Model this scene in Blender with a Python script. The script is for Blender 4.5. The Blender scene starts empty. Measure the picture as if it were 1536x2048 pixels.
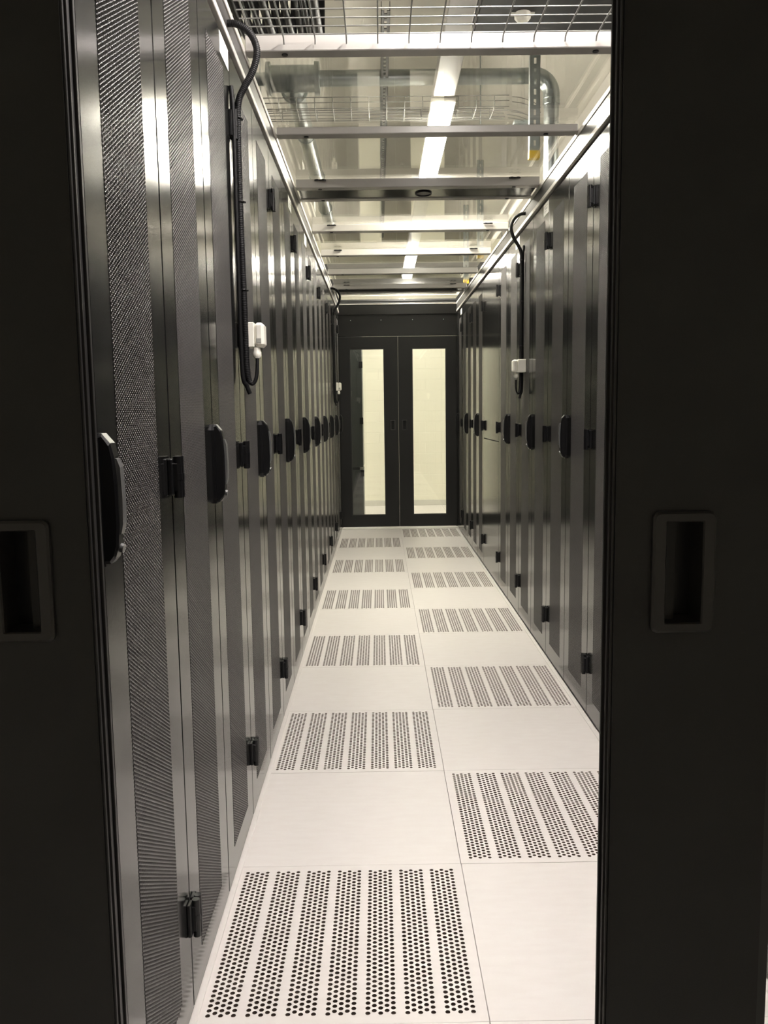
import bpy, math, random
import numpy as np
from mathutils import Matrix, Vector

random.seed(4)
S = bpy.context.scene
COL = S.collection
PI = math.pi

# ------------------------------------------------------------------ camera
F_PX = 1701.07
PITCH, YAW, ROLL = 0.1175688, 0.0046419, -0.0137287
CAM = Vector((0.3948, 0.0, 1.2165))
cp, sp, cy, sy = math.cos(PITCH), math.sin(PITCH), math.cos(YAW), math.sin(YAW)
vF = Vector((sy * cp, cy * cp, -sp)); vR = Vector((cy, -sy, 0)); vU = vR.cross(vF)
cr, sr = math.cos(ROLL), math.sin(ROLL)
vR2, vU2 = cr * vR + sr * vU, -sr * vR + cr * vU
cam_d = bpy.data.cameras.new('camera'); cam = bpy.data.objects.new('camera', cam_d); COL.objects.link(cam)
cam_d.sensor_fit = 'VERTICAL'; cam_d.sensor_height = 36.0; cam_d.lens = F_PX * 36.0 / 2048.0
cam_d.clip_start = 0.02; cam_d.clip_end = 60
M = Matrix.Identity(4)
for i in range(3):
    M[i][0] = vR2[i]; M[i][1] = vU2[i]; M[i][2] = -vF[i]; M[i][3] = CAM[i]
cam.matrix_world = M
S.camera = cam

# ------------------------------------------------------------------ view, world
S.view_settings.view_transform = 'Standard'
S.view_settings.look = 'None'
S.view_settings.gamma = 1.0
S.view_settings.use_curve_mapping = False
S.view_settings.exposure = 2.62
S.cycles.max_bounces = 14
S.cycles.glossy_bounces = 7
S.cycles.diffuse_bounces = 5
S.cycles.transparent_max_bounces = 24
S.cycles.caustics_reflective = True
S.cycles.sample_clamp_indirect = 6.0
S.cycles.use_denoising = True
LAMP_STRENGTH = 30.0          # the linear ceiling lamps
W = bpy.data.worlds.new('world'); S.world = W; W.use_nodes = True
W.node_tree.nodes['Background'].inputs[0].default_value = (0.9, 0.88, 0.8, 1)
W.node_tree.nodes['Background'].inputs[1].default_value = 0.15

# ------------------------------------------------------------------ materials
def mat(name, base, rough=0.5, metal=0.0, ior=1.5, bump=None, emit=None, spec=0.5, coat=0.0):
    m = bpy.data.materials.new(name); m.use_nodes = True
    nt = m.node_tree; b = nt.nodes['Principled BSDF']
    b.inputs['Base Color'].default_value = (*base, 1)
    b.inputs['Roughness'].default_value = rough
    b.inputs['Metallic'].default_value = metal
    b.inputs['IOR'].default_value = ior
    b.inputs['Specular IOR Level'].default_value = spec
    b.inputs['Coat Weight'].default_value = coat
    if emit:
        b.inputs['Emission Color'].default_value = (*emit[0], 1)
        b.inputs['Emission Strength'].default_value = emit[1]
    if bump:
        scale, strength, dist = bump
        tc = nt.nodes.new('ShaderNodeTexCoord'); n = nt.nodes.new('ShaderNodeTexNoise')
        n.inputs['Scale'].default_value = scale; n.inputs['Detail'].default_value = 2
        bp = nt.nodes.new('ShaderNodeBump'); bp.inputs['Strength'].default_value = strength
        bp.inputs['Distance'].default_value = dist
        nt.links.new(tc.outputs['Object'], n.inputs['Vector'])
        nt.links.new(n.outputs['Fac'], bp.inputs['Height'])
        nt.links.new(bp.outputs['Normal'], b.inputs['Normal'])
    return m

def glass(name, tint, rough=0.0, ior=1.47, wave=0.0):
    m = bpy.data.materials.new(name); m.use_nodes = True
    nt = m.node_tree; nt.nodes.clear()
    out = nt.nodes.new('ShaderNodeOutputMaterial'); mix = nt.nodes.new('ShaderNodeMixShader')
    tr = nt.nodes.new('ShaderNodeBsdfTransparent'); gl = nt.nodes.new('ShaderNodeBsdfGlossy')
    fr = nt.nodes.new('ShaderNodeFresnel'); ge = nt.nodes.new('ShaderNodeNewGeometry')
    mr = nt.nodes.new('ShaderNodeMapRange')
    mr.inputs['To Min'].default_value = ior; mr.inputs['To Max'].default_value = 1.0 / ior
    nt.links.new(ge.outputs['Backfacing'], mr.inputs['Value'])
    nt.links.new(mr.outputs['Result'], fr.inputs['IOR'])
    tr.inputs['Color'].default_value = (*tint, 1)
    gl.inputs['Color'].default_value = (1, 1, 1, 1); gl.inputs['Roughness'].default_value = rough
    nt.links.new(fr.outputs['Fac'], mix.inputs['Fac'])
    nt.links.new(tr.outputs['BSDF'], mix.inputs[1]); nt.links.new(gl.outputs['BSDF'], mix.inputs[2])
    nt.links.new(mix.outputs['Shader'], out.inputs['Surface'])
    if wave:
        tc = nt.nodes.new('ShaderNodeTexCoord'); n = nt.nodes.new('ShaderNodeTexNoise')
        n.inputs['Scale'].default_value = 3.0; n.inputs['Detail'].default_value = 1
        bp = nt.nodes.new('ShaderNodeBump'); bp.inputs['Strength'].default_value = wave; bp.inputs['Distance'].default_value = 0.01
        nt.links.new(tc.outputs['Object'], n.inputs['Vector']); nt.links.new(n.outputs['Fac'], bp.inputs['Height'])
        nt.links.new(bp.outputs['Normal'], gl.inputs['Normal'])
    return m

def tile_mat():
    m = mat('white_floor_laminate', (0.74, 0.70, 0.665), rough=0.42)
    nt = m.node_tree; b = nt.nodes['Principled BSDF']
    tc = nt.nodes.new('ShaderNodeTexCoord'); mp = nt.nodes.new('ShaderNodeMapping')
    oi = nt.nodes.new('ShaderNodeObjectInfo')
    mp.inputs['Scale'].default_value = (6, 22, 6)
    n = nt.nodes.new('ShaderNodeTexNoise'); n.inputs['Scale'].default_value = 2.2; n.inputs['Detail'].default_value = 6
    cr_ = nt.nodes.new('ShaderNodeValToRGB')
    cr_.color_ramp.elements[0].position = 0.35; cr_.color_ramp.elements[0].color = (0.715, 0.675, 0.645, 1)
    cr_.color_ramp.elements[1].position = 0.62; cr_.color_ramp.elements[1].color = (0.735, 0.70, 0.67, 1)
    e = cr_.color_ramp.elements.new(0.74); e.color = (0.74, 0.705, 0.675, 1)
    e = cr_.color_ramp.elements.new(0.80); e.color = (0.84, 0.81, 0.78, 1)
    va = nt.nodes.new('ShaderNodeVectorMath'); va.operation = 'ADD'
    nt.links.new(tc.outputs['Object'], va.inputs[0]); nt.links.new(oi.outputs['Location'], va.inputs[1])
    nt.links.new(va.outputs[0], mp.inputs['Vector']); nt.links.new(mp.outputs['Vector'], n.inputs['Vector'])
    nt.links.new(n.outputs['Fac'], cr_.inputs['Fac']); nt.links.new(cr_.outputs['Color'], b.inputs['Base Color'])
    return m

def room_floor_mat():
    m = tile_mat(); m.name = 'white_floor_tiles_in_rows'
    nt = m.node_tree; b = nt.nodes['Principled BSDF']
    tc = nt.nodes.new('ShaderNodeTexCoord'); br = nt.nodes.new('ShaderNodeTexBrick')
    br.offset = 0; br.inputs['Scale'].default_value = 1
    br.inputs['Brick Width'].default_value = 0.6; br.inputs['Row Height'].default_value = 0.6
    br.inputs['Mortar Size'].default_value = 0.0015; br.inputs['Mortar Smooth'].default_value = 0
    br.inputs['Color1'].default_value = (1, 1, 1, 1); br.inputs['Color2'].default_value = (1, 1, 1, 1)
    br.inputs['Mortar'].default_value = (0.35, 0.33, 0.31, 1)
    mx = nt.nodes.new('ShaderNodeMix'); mx.data_type = 'RGBA'; mx.blend_type = 'MULTIPLY'; mx.inputs[0].default_value = 1
    src = b.inputs['Base Color'].links[0].from_socket
    nt.links.new(tc.outputs['Object'], br.inputs['Vector'])
    nt.links.new(src, mx.inputs[6]); nt.links.new(br.outputs['Color'], mx.inputs[7]); nt.links.new(mx.outputs[2], b.inputs['Base Color'])
    return m

def block_wall_mat():
    m = mat('painted_block_wall', (0.76, 0.74, 0.60), rough=0.6)
    nt = m.node_tree; b = nt.nodes['Principled BSDF']
    tc = nt.nodes.new('ShaderNodeTexCoord'); mp = nt.nodes.new('ShaderNodeMapping')
    mp.inputs['Rotation'].default_value = (PI / 2, 0, 0)
    br = nt.nodes.new('ShaderNodeTexBrick'); br.inputs['Scale'].default_value = 1
    br.inputs['Brick Width'].default_value = 0.4; br.inputs['Row Height'].default_value = 0.135
    br.inputs['Mortar Size'].default_value = 0.004; br.inputs['Mortar Smooth'].default_value = 0.4
    br.inputs['Color1'].default_value = (0, 0, 0, 1); br.inputs['Color2'].default_value = (0, 0, 0, 1); br.inputs['Mortar'].default_value = (1, 1, 1, 1)
    bp = nt.nodes.new('ShaderNodeBump'); bp.inputs['Strength'].default_value = 0.5; bp.inputs['Distance'].default_value = 0.004; bp.invert = True
    nt.links.new(tc.outputs['Object'], mp.inputs['Vector']); nt.links.new(mp.outputs['Vector'], br.inputs['Vector'])
    nt.links.new(br.outputs['Color'], bp.inputs['Height']); nt.links.new(bp.outputs['Normal'], b.inputs['Normal'])
    return m

BLACK = mat('black_gloss_paint', (0.008, 0.008, 0.008), rough=0.17, ior=1.52, bump=(170, 0.05, 0.0008))
MESH = mat('perforated_steel_black', (0.006, 0.006, 0.006), rough=0.16, ior=1.5)
HOLE_SHEEN = mat('hole_wall_sheen_grey', (0.085, 0.08, 0.077), rough=0.42, metal=0.0)  # sheen on the black hole walls, put into a paler base colour
MATTE = mat('black_textured_powder_coat', (0.0082, 0.0079, 0.0075), rough=0.48, bump=(900, 0.25, 0.0006), spec=0.45)
INSIDE = mat('dark_cabinet_interior', (0.006, 0.006, 0.006), rough=0.8)
PLASTIC = mat('black_plastic', (0.006, 0.006, 0.0065), rough=0.32, spec=0.35)
RIM = mat('charcoal_plastic_rim', (0.022, 0.021, 0.020), rough=0.42)
RUBBER = mat('black_rubber', (0.022, 0.021, 0.021), rough=0.42)
GREYM = mat('light_grey_powder_coat', (0.38, 0.365, 0.34), rough=0.3)
FLANGE = mat('pale_aluminium', (0.72, 0.69, 0.64), rough=0.3, metal=0.3)
ZINC = mat('galvanised_steel', (0.42, 0.45, 0.445), rough=0.28, metal=0.9)
ZINC_D = mat('galvanised_strut', (0.42, 0.46, 0.45), rough=0.4, metal=0.75)
WIRE = mat('zinc_wire', (0.26, 0.26, 0.245), rough=0.4, metal=0.6)
WHITE_P = mat('white_plastic', (0.82, 0.80, 0.72), rough=0.35)
LABEL = mat('white_label_paper', (0.88, 0.87, 0.82), rough=0.6)
INK = mat('grey_ink', (0.5, 0.49, 0.48), rough=0.7)
YELLOW = mat('yellow_plastic', (0.72, 0.48, 0.03), rough=0.45)
CABLE = mat('black_cable_jacket', (0.004, 0.004, 0.0045), rough=0.5, spec=0.25)
CEIL = mat('cream_ceiling_paint', (0.58, 0.56, 0.50), rough=0.75)
WALLM = block_wall_mat()
TILE = tile_mat()
ROOMF = room_floor_mat()
VOID = mat('floor_void_concrete', (0.10, 0.085, 0.075), rough=0.9)
DUCT = mat('dark_grey_duct_wrap', (0.018, 0.018, 0.022), rough=0.55)
TRUNK = mat('grey_lamp_housing', (0.45, 0.43, 0.40), rough=0.5)
LIT = mat('lit_lamp_diffuser', (0.9, 0.9, 0.88), rough=0.5, emit=((1.0, 0.95, 0.84), LAMP_STRENGTH))
LIT_COOL = mat('lit_lamp_diffuser_cooler_tube', (0.9, 0.9, 0.88), rough=0.5, emit=((1.0, 0.935, 0.90), LAMP_STRENGTH))
ROOFGLASS = glass('clear_roof_panel', (0.95, 0.95, 0.93), rough=0.008, wave=0.03)
DOORGLASS = glass('clear_door_glass', (0.97, 0.98, 0.965), rough=0.0)

# ------------------------------------------------------------------ mesh helpers
class MB:
    """collects boxes, tubes and prisms, links them as one mesh object"""
    def __init__(s): s.v = []; s.f = []; s.sm = []; s.mi = []; s.cur = 0
    def add(s, vs, fs, smooth=False):
        o = len(s.v); s.v += [tuple(p) for p in vs]
        for f in fs: s.f.append(tuple(i + o for i in f)); s.sm.append(smooth); s.mi.append(s.cur)
        return s
    def box(s, x0, x1, y0, y1, z0, z1, b=0.0):
        b = min(b, (x1 - x0) / 2.01, (y1 - y0) / 2.01, (z1 - z0) / 2.01) if b else 0
        if not b:
            v = [(x, y, z) for z in (z0, z1) for y in (y0, y1) for x in (x0, x1)]
            return s.add(v, [(0, 2, 3, 1), (4, 5, 7, 6), (0, 1, 5, 4), (2, 6, 7, 3), (0, 4, 6, 2), (1, 3, 7, 5)])
        v = []; idx = {}
        X, Y, Z = (x0, x1), (y0, y1), (z0, z1)
        for i in (0, 1):
            for j in (0, 1):
                for k in (0, 1):
                    sx, sy_, sz = (1 if i == 0 else -1), (1 if j == 0 else -1), (1 if k == 0 else -1)
                    for ax, p in (('x', (X[i], Y[j] + sy_ * b, Z[k] + sz * b)), ('y', (X[i] + sx * b, Y[j], Z[k] + sz * b)), ('z', (X[i] + sx * b, Y[j] + sy_ * b, Z[k]))):
                        idx[(i, j, k, ax)] = len(v); v.append(p)
        g = lambda i, j, k, a: idx[(i, j, k, a)]
        f = []
        for i in (0, 1):
            q = [g(i, 0, 0, 'x'), g(i, 1, 0, 'x'), g(i, 1, 1, 'x'), g(i, 0, 1, 'x')]; f.append(q if i else q[::-1])
            q = [g(0, i, 0, 'y'), g(1, i, 0, 'y'), g(1, i, 1, 'y'), g(0, i, 1, 'y')]; f.append(q[::-1] if i else q)
            q = [g(0, 0, i, 'z'), g(1, 0, i, 'z'), g(1, 1, i, 'z'), g(0, 1, i, 'z')]; f.append(q if i else q[::-1])
        for i in (0, 1):
            for j in (0, 1):
                q = [g(i, j, 0, 'x'), g(i, j, 0, 'y'), g(i, j, 1, 'y'), g(i, j, 1, 'x')]; f.append(q if (i + j) % 2 else q[::-1])
                q = [g(i, 0, j, 'x'), g(i, 0, j, 'z'), g(i, 1, j, 'z'), g(i, 1, j, 'x')]; f.append(q[::-1] if (i + j) % 2 else q)
                q = [g(0, i, j, 'y'), g(0, i, j, 'z'), g(1, i, j, 'z'), g(1, i, j, 'y')]; f.append(q if (i + j) % 2 else q[::-1])
                for k in (0, 1):
                    q = [g(i, j, k, 'x'), g(i, j, k, 'y'), g(i, j, k, 'z')]; f.append(q if (i + j + k) % 2 == 0 else q[::-1])
        # fix orientation of every face outward from the box centre
        c = Vector(((x0 + x1) / 2, (y0 + y1) / 2, (z0 + z1) / 2)); ff = []
        for q in f:
            p = [Vector(v[a]) for a in q]; n = (p[1] - p[0]).cross(p[2] - p[0]); m = sum(p, Vector()) / len(p)
            ff.append(q if n.dot(m - c) > 0 else q[::-1])
        return s.add(v, ff)
    def tube(s, pts, r, n=10, cap=True, closed=False):
        pts = [Vector(p) for p in pts]; N = len(pts)
        rs = r if isinstance(r, (list, tuple)) else [r] * N
        T = []
        for i in range(N):
            a = pts[max(0, i - 1)]; b = pts[min(N - 1, i + 1)]
            T.append((b - a).normalized())
        up = Vector((0, 0, 1)) if abs(T[0].z) < 0.9 else Vector((1, 0, 0))
        nrm = (up - T[0] * up.dot(T[0])).normalized(); v = []
        for i in range(N):
            nrm = (nrm - T[i] * nrm.dot(T[i])).normalized(); bi = T[i].cross(nrm)
            for k in range(n):
                a = 2 * PI * k / n; v.append(pts[i] + (nrm * math.cos(a) + bi * math.sin(a)) * rs[i])
        f = [(i * n + k, i * n + (k + 1) % n, (i + 1) * n + (k + 1) % n, (i + 1) * n + k) for i in range(N - 1) for k in range(n)]
        s.add(v, f, True)
        if cap: s.add(v[:n], [tuple(range(n))[::-1]]); s.add(v[-n:], [tuple(range(n))])
        return s
    def prism(s, poly, axis, a0, a1):
        """poly: 2D points; extruded along axis 'x','y' or 'z' from a0 to a1"""
        def P(p, a):
            return {'x': (a, p[0], p[1]), 'y': (p[0], a, p[1]), 'z': (p[0], p[1], a)}[axis]
        n = len(poly); v = [P(p, a0) for p in poly] + [P(p, a1) for p in poly]
        f = [tuple(range(n))[::-1], tuple(range(n, 2 * n))] + [(i, (i + 1) % n, n + (i + 1) % n, n + i) for i in range(n)]
        area = sum(poly[i][0] * poly[(i + 1) % n][1] - poly[(i + 1) % n][0] * poly[i][1] for i in range(n))
        flip = (area < 0) != (axis == 'y')
        return s.add(v, [q[::-1] for q in f] if flip else f)
    def mesh(s, name, mats):
        me = bpy.data.meshes.new(name); me.from_pydata(s.v, [], s.f)
        for m in (mats if isinstance(mats, (list, tuple)) else [mats]): me.materials.append(m)
        me.polygons.foreach_set('use_smooth', s.sm); me.polygons.foreach_set('material_index', s.mi)
        me.update(); return me
    def build(s, name, mats, parent=None, loc=None):
        return obj(name, s.mesh(name, mats), parent, loc)

def obj(name, me, parent=None, loc=None):
    o = bpy.data.objects.new(name, me); COL.objects.link(o)
    if parent: o.parent = parent
    if loc: o.location = loc
    return o
def tag(o, label=None, cat=None, group=None, kind=None):
    for k, v in (('label', label), ('category', cat), ('group', group), ('kind', kind)):
        if v: o[k] = v
    return o
def empty(name, loc=(0, 0, 0), rz=0.0):
    o = bpy.data.objects.new(name, None); COL.objects.link(o); o.empty_display_size = 0.1
    o.location = loc; o.rotation_euler = (0, 0, rz); return o
def copy_tree(o, parent=None):
    c = o.copy(); COL.objects.link(c)
    for k in ('label', 'group', 'category'):
        pass
    c.parent = parent
    for ch in list(o.children): copy_tree(ch, c)
    return c
ORD = ['first', 'second', 'third', 'fourth', 'fifth', 'sixth', 'seventh', 'eighth', 'ninth', 'tenth', 'eleventh', 'twelfth', 'thirteenth']

# ------------------------------------------------------------------ room shell
AW = 1.2066                    # aisle width
Y0 = 1.5706                    # near edge of the first tile row
XL, XR, YB, YF, ZC = -3.6, 4.8, -3.2, 11.0, 3.35
def struct(name, mb, m, loc=None):
    o = mb.build(name, m, None, loc); o['kind'] = 'structure'; return o
TX1 = 1.2; TY1 = Y0 + 12 * 0.6
fl = MB()
for (a, b, c, d) in ((XL, 0.0, YB, YF), (TX1, XR, YB, YF), (0.0, TX1, YB, Y0), (0.0, TX1, TY1, YF)):
    fl.box(a, b, c, d, -0.035, 0.0)
f_o = struct('floor', fl, ROOMF)
struct('trim_1', MB().box(-0.004, 0.012, Y0, TY1, 0.0002, 0.004, 0.001), TILE)
struct('trim_2', MB().box(TX1 - 0.012, TX1 + 0.005, Y0, TY1, 0.0002, 0.003, 0.001), TILE)
struct('trim_3', MB().box(0.0, AW, TY1 + 0.004, TY1 + 0.10, 0.0002, 0.012, 0.003), mat('white_threshold', (0.85, 0.83, 0.77), rough=0.4))
struct('ceiling', MB().box(XL, XR, YB, YF, ZC, ZC + 0.1), CEIL)
struct('wall_left', MB().box(XL - 0.1, XL, YB, YF, -0.6, ZC), CEIL)
struct('wall_right', MB().box(XR, XR + 0.1, YB, YF, -0.6, ZC), CEIL)
struct('wall_back', MB().box(XL - 0.1, XR + 0.1, YB - 0.1, YB, -0.6, ZC), CEIL)
struct('wall_far', MB().box(XL - 0.1, XR + 0.1, YF, YF + 0.1, -0.6, ZC), WALLM)
struct('baseboard_far', MB().box(XL, XR, YF - 0.012, YF - 0.001, 0.0, 0.07, 0.002), mat('pale_grey_skirting', (0.55, 0.54, 0.47), rough=0.5))
sf = MB().box(-0.6, TX1 + 0.6, Y0 - 0.6, TY1 + 0.3, -0.62, -0.6)
struct('floor_void', sf, VOID)

# ------------------------------------------------------------------ floor tiles
def ray_rect(a, hx, hy):
    c, s_ = math.cos(a), math.sin(a)
    t = min(hx / abs(c) if abs(c) > 1e-9 else 1e9, hy / abs(s_) if abs(s_) > 1e-9 else 1e9)
    return (c * t, s_ * t)
def perforated_tile_mesh():
    dx, dy, r, n_b, pitch = 0.0131, 0.0150, 0.0051, 7, 0.0815
    hx, hy = dx / 2, dy / 2
    ac = math.atan2(hy, hx)
    base = [0, ac * 0.5, ac, (ac + PI / 2) / 2]
    ang = base + [PI / 2] + [PI - a for a in reversed(base[1:])]
    ang = ang + [a + PI for a in ang]
    n = len(ang)
    rim = [ray_rect(a, hx, hy) for a in ang]
    mb = MB(); w = 0.2995
    x_c0 = -3 * pitch; nrow = 37; yl = nrow * dy / 2
    def hole(cx, cy):
        v = [(cx + p[0], cy + p[1], 0) for p in rim] + [(cx + r * math.cos(a), cy + r * math.sin(a), 0) for a in ang] + \
            [(cx + r * math.cos(a), cy + r * math.sin(a), -0.006) for a in ang]
        o = len(mb.v); mb.v += v
        for i in range(n):
            j = (i + 1) % n
            mb.f.append((o + i, o + j, o + n + j, o + n + i)); mb.sm.append(False); mb.mi.append(0)
            mb.f.append((o + n + i, o + n + j, o + 2 * n + j, o + 2 * n + i)); mb.sm.append(False); mb.mi.append(1)
    def rect(x0, x1, y0, y1):
        if x1 - x0 > 1e-6 and y1 - y0 > 1e-6: mb.add([(x0, y0, 0), (x1, y0, 0), (x1, y1, 0), (x0, y1, 0)], [(0, 1, 2, 3)])
    prev = -w
    rect(-w, w, -w, -yl); rect(-w, w, yl, w)
    for b in range(n_b):
        cx0 = x_c0 + b * pitch
        l, rr = cx0 - 2.5 * dx, cx0 + 2.5 * dx
        rect(prev, l, -yl, yl); prev = rr
        for c in range(5):
            cx = cx0 + (c - 2) * dx
            if c % 2 == 0:
                for k in range(nrow): hole(cx, -yl + dy * (k + 0.5))
            else:
                rect(cx - hx, cx + hx, -yl, -yl + hy); rect(cx - hx, cx + hx, yl - hy, yl)
                for k in range(nrow - 1): hole(cx, -yl + dy * (k + 1))
    rect(prev, w, -yl, yl)
    # side skirts
    for (a, b, c, d) in ((-w, -w, -w, w), (w, w, w, -w), (w, -w, -w, -w), (-w, w, w, w)):
        mb.add([(a, c, 0), (a, c, -0.03), (b, d, -0.03), (b, d, 0)], [(0, 1, 2, 3)])
    return mb.mesh('perforated_floor_tile', [TILE, mat('brown_punched_edge', (0.16, 0.12, 0.10), rough=0.5)])
perf_me = perforated_tile_mesh()
rib = MB()
for k in range(6):
    y = -0.265 + k * 0.106
    rib.box(-0.29, 0.29, y - 0.007, y + 0.007, -0.034, -0.012)
for k in range(4):
    x = -0.27 + k * 0.18
    rib.box(x - 0.004, x + 0.004, -0.28, 0.28, -0.033, -0.014)
rib_me = rib.mesh('support_grid', mat('grey_tile_support', (0.30, 0.25, 0.22), rough=0.5))
solid_me = MB().box(-0.2994, 0.2994, -0.2994, 0.2994, -0.034, 0.0, 0.0012).mesh('floor_tile', TILE)
first = True
for row in range(12):
    for colm in range(2):
        perf = (row % 2 == 0) == (colm == 0)
        cx, cyy = 0.3 + colm * 0.6, Y0 + 0.6 * (row + 0.5)
        side = 'left' if colm == 0 else 'right'
        if perf:
            o = obj('perforated_floor_tile', perf_me, None, (cx, cyy, 0))
            obj('support_grid', rib_me, o)
            n_ = row // 2
            where = 'closest to the open doorway' if n_ == 0 else ('right in front of the end doors' if (n_ == 5 and colm == 1) else '%s from the camera' % ORD[n_])
            tag(o, 'white perforated floor tile in the %s half of the aisle, %s' % (side, where), 'floor tile', 'perforated floor tiles in the aisle')
        else:
            o = obj('floor_tile', solid_me, None, (cx, cyy, 0))
            n_ = row // 2
            where = 'closest to the open doorway' if n_ == 0 else ('right in front of the end doors' if (n_ == 5 and colm == 0) else '%s from the camera' % ORD[n_])
            tag(o, 'plain white floor tile in the %s half of the aisle, %s' % (side, where), 'floor tile', 'plain floor tiles in the aisle')

# ------------------------------------------------------------------ server cabinets (built for the left row, face at x=0 looking to +x)
CW = 0.8325; LW = CW / 2
def perforated_door_mesh(wy, hz):
    """hexagonal punched sheet in the y-z plane, front face at x=0, with hole walls"""
    p = 0.0068; dx = p * math.sqrt(3) / 2
    ny = int(wy / dx); nz = int(hz / p)
    R = p / math.sqrt(3)                 # cell circumradius (flat top/bottom, corners at +-y)
    r = R * 0.84; t = 0.0019
    ang = [k * PI / 3 for k in range(6)]
    cen = []
    for i in range(ny):
        off = p / 2 if i % 2 else 0
        for j in range(nz - (1 if i % 2 else 0)):
            cen.append(((i + 0.5) * dx, (j + 0.5) * p + off))
    cen = np.array(cen, dtype=np.float32); n = len(cen)
    oy = np.array([R * math.cos(a) for a in ang]); oz = np.array([R * math.sin(a) for a in ang])
    iy, iz = oy * r / R, oz * r / R
    V = np.zeros((n, 18, 3), dtype=np.float32)
    V[:, 0:6, 1] = cen[:, 0:1] + oy; V[:, 0:6, 2] = cen[:, 1:2] + oz
    V[:, 6:12, 1] = cen[:, 0:1] + iy; V[:, 6:12, 2] = cen[:, 1:2] + iz
    V[:, 12:18, 1] = cen[:, 0:1] + iy; V[:, 12:18, 2] = cen[:, 1:2] + iz; V[:, 12:18, 0] = -t
    q = []
    for k in range(6):
        j = (k + 1) % 6
        q.append((k, j, 6 + j, 6 + k)); 
    for k in range(6):
        j = (k + 1) % 6
        q.append((6 + k, 6 + j, 12 + j, 12 + k))
    q = np.array(q, dtype=np.int32)
    Fq = (q[None, :, :] + (np.arange(n, dtype=np.int32) * 18)[:, None, None]).reshape(-1)
    nf = n * 12
    me = bpy.data.meshes.new('mesh_panel')
    me.vertices.add(n * 18); me.vertices.foreach_set('co', V.reshape(-1))
    me.loops.add(nf * 4); me.loops.foreach_set('vertex_index', Fq)
    me.polygons.add(nf)
    me.polygons.foreach_set('loop_start', np.arange(0, nf * 4, 4, dtype=np.int32))
    mi = np.tile(np.array([0] * 6 + [1] * 6, dtype=np.int32), n)
    me.materials.append(MESH); me.materials.append(HOLE_SHEEN)
    me.polygons.foreach_set('material_index', mi)
    me.update(calc_edges=True); me.validate()
    return me
MW, MZ0, MZ1 = 0.232, 0.085, 2.12
mesh_me = perforated_door_mesh(MW, MZ1 - MZ0)
MG = (LW - MW) / 2                     # stile width
def leaf_mesh():
    m = MB(); g = 0.0026; t = 0.018
    y0, y1, z0, z1 = g, LW - g, 0.012, 2.196
    a, b, c, d = MG + 0.001, LW - MG - 0.003, MZ0 + 0.003, MZ1 - 0.004
    # a frame: front face ring, inner walls, outer walls
    o4 = [(y0, z0), (y1, z0), (y1, z1), (y0, z1)]; i4 = [(a, c), (b, c), (b, d), (a, d)]
    e = 0.0016
    oo = [(y0 + e, z0 + e), (y1 - e, z0 + e), (y1 - e, z1 - e), (y0 + e, z1 - e)]
    v = [(0, *p) for p in oo] + [(0, *p) for p in i4] + [(-t, *p) for p in i4] + [(-e, *p) for p in o4] + [(-t, *p) for p in o4]
    f = []
    for k in range(4):
        j = (k + 1) % 4
        f += [(k, j, 4 + j, 4 + k), (4 + k, 4 + j, 8 + j, 8 + k), (12 + k, 12 + j, j, k), (16 + k, 16 + j, 12 + j, 12 + k), (8 + k, 8 + j, 16 + j, 16 + k)]
    m.add(v, f); return m.mesh('door', BLACK)
leaf_me = leaf_mesh()
solid_leaf_me = None
def hinge_mesh(sgn):
    """half hinge; boundary at y=0, plate runs towards sgn*y"""
    m = MB(); h = 0.034
    ya, yb = sorted((sgn * 0.0035, sgn * 0.028))
    m.box(0, 0.008, ya, yb, -h, h, 0.0015)
    m.box(0.006, 0.017, *sorted((sgn * 0.0035, sgn * 0.017)), -h + 0.006, h - 0.008, 0.002)
    m.tube([(0.0145, sgn * 0.0085, -h - 0.006), (0.0145, sgn * 0.0085, -h + 0.02), (0.0145, sgn * 0.0085, h - 0.02), (0.0145, sgn * 0.0085, h + 0.004)], 0.0078, 10)
    m.tube([(0.0145, sgn * 0.0085, -0.006), (0.0145, sgn * 0.0085, 0.006)], 0.0088, 10)
    return m.mesh('hinge', PLASTIC)
hinge_near, hinge_far = hinge_mesh(+1), hinge_mesh(-1)
def handle_mesh():
    m = MB()
    # escutcheon plate with a chamfered outline
    w = 0.0185
    pl = [(-w, -0.082), (-w * 0.55, -0.096), (w * 0.55, -0.096), (w, -0.082), (w, 0.078), (w * 0.55, 0.092), (-w * 0.55, 0.092), (-w, 0.078)]
    m.prism(pl, 'x', 0.0, 0.010)
    # swing lever: profile in x-z, thick and slightly bowed
    prof = [(0.006, 0.090), (0.014, 0.092), (0.030, 0.078), (0.036, 0.060), (0.0395, 0.020), (0.040, -0.035), (0.037, -0.068), (0.030, -0.084), (0.020, -0.092), (0.006, -0.092)]
    wl = 0.0155; k = 0.0045
    cx, cz = 0.02, 0.0
    def sc(pr, s_): return [(cx + (x - cx) * s_, cz + (z - cz) * (1 - (1 - s_) * 0.25)) for x, z in pr]
    rings = [(-wl, sc(prof, 0.80)), (-wl + k, prof), (wl - k, prof), (wl, sc(prof, 0.80))]
    v = []; n = len(prof)
    for y, pr in rings: v += [(x, y, z) for x, z in pr]
    f = [tuple(range(n)), tuple(range(3 * n, 4 * n))[::-1]]
    for r_ in range(3):
        for i in range(n):
            j = (i + 1) % n; f.append((r_ * n + i, (r_ + 1) * n + i, (r_ + 1) * n + j, r_ * n + j))
    m.add(v, [q[::-1] for q in f])
    for i_, q_ in enumerate(m.v): m.v[i_] = (q_[0] * 0.72, q_[1], q_[2])
    return m.mesh('handle', PLASTIC)
handle_me = handle_mesh()
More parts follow.
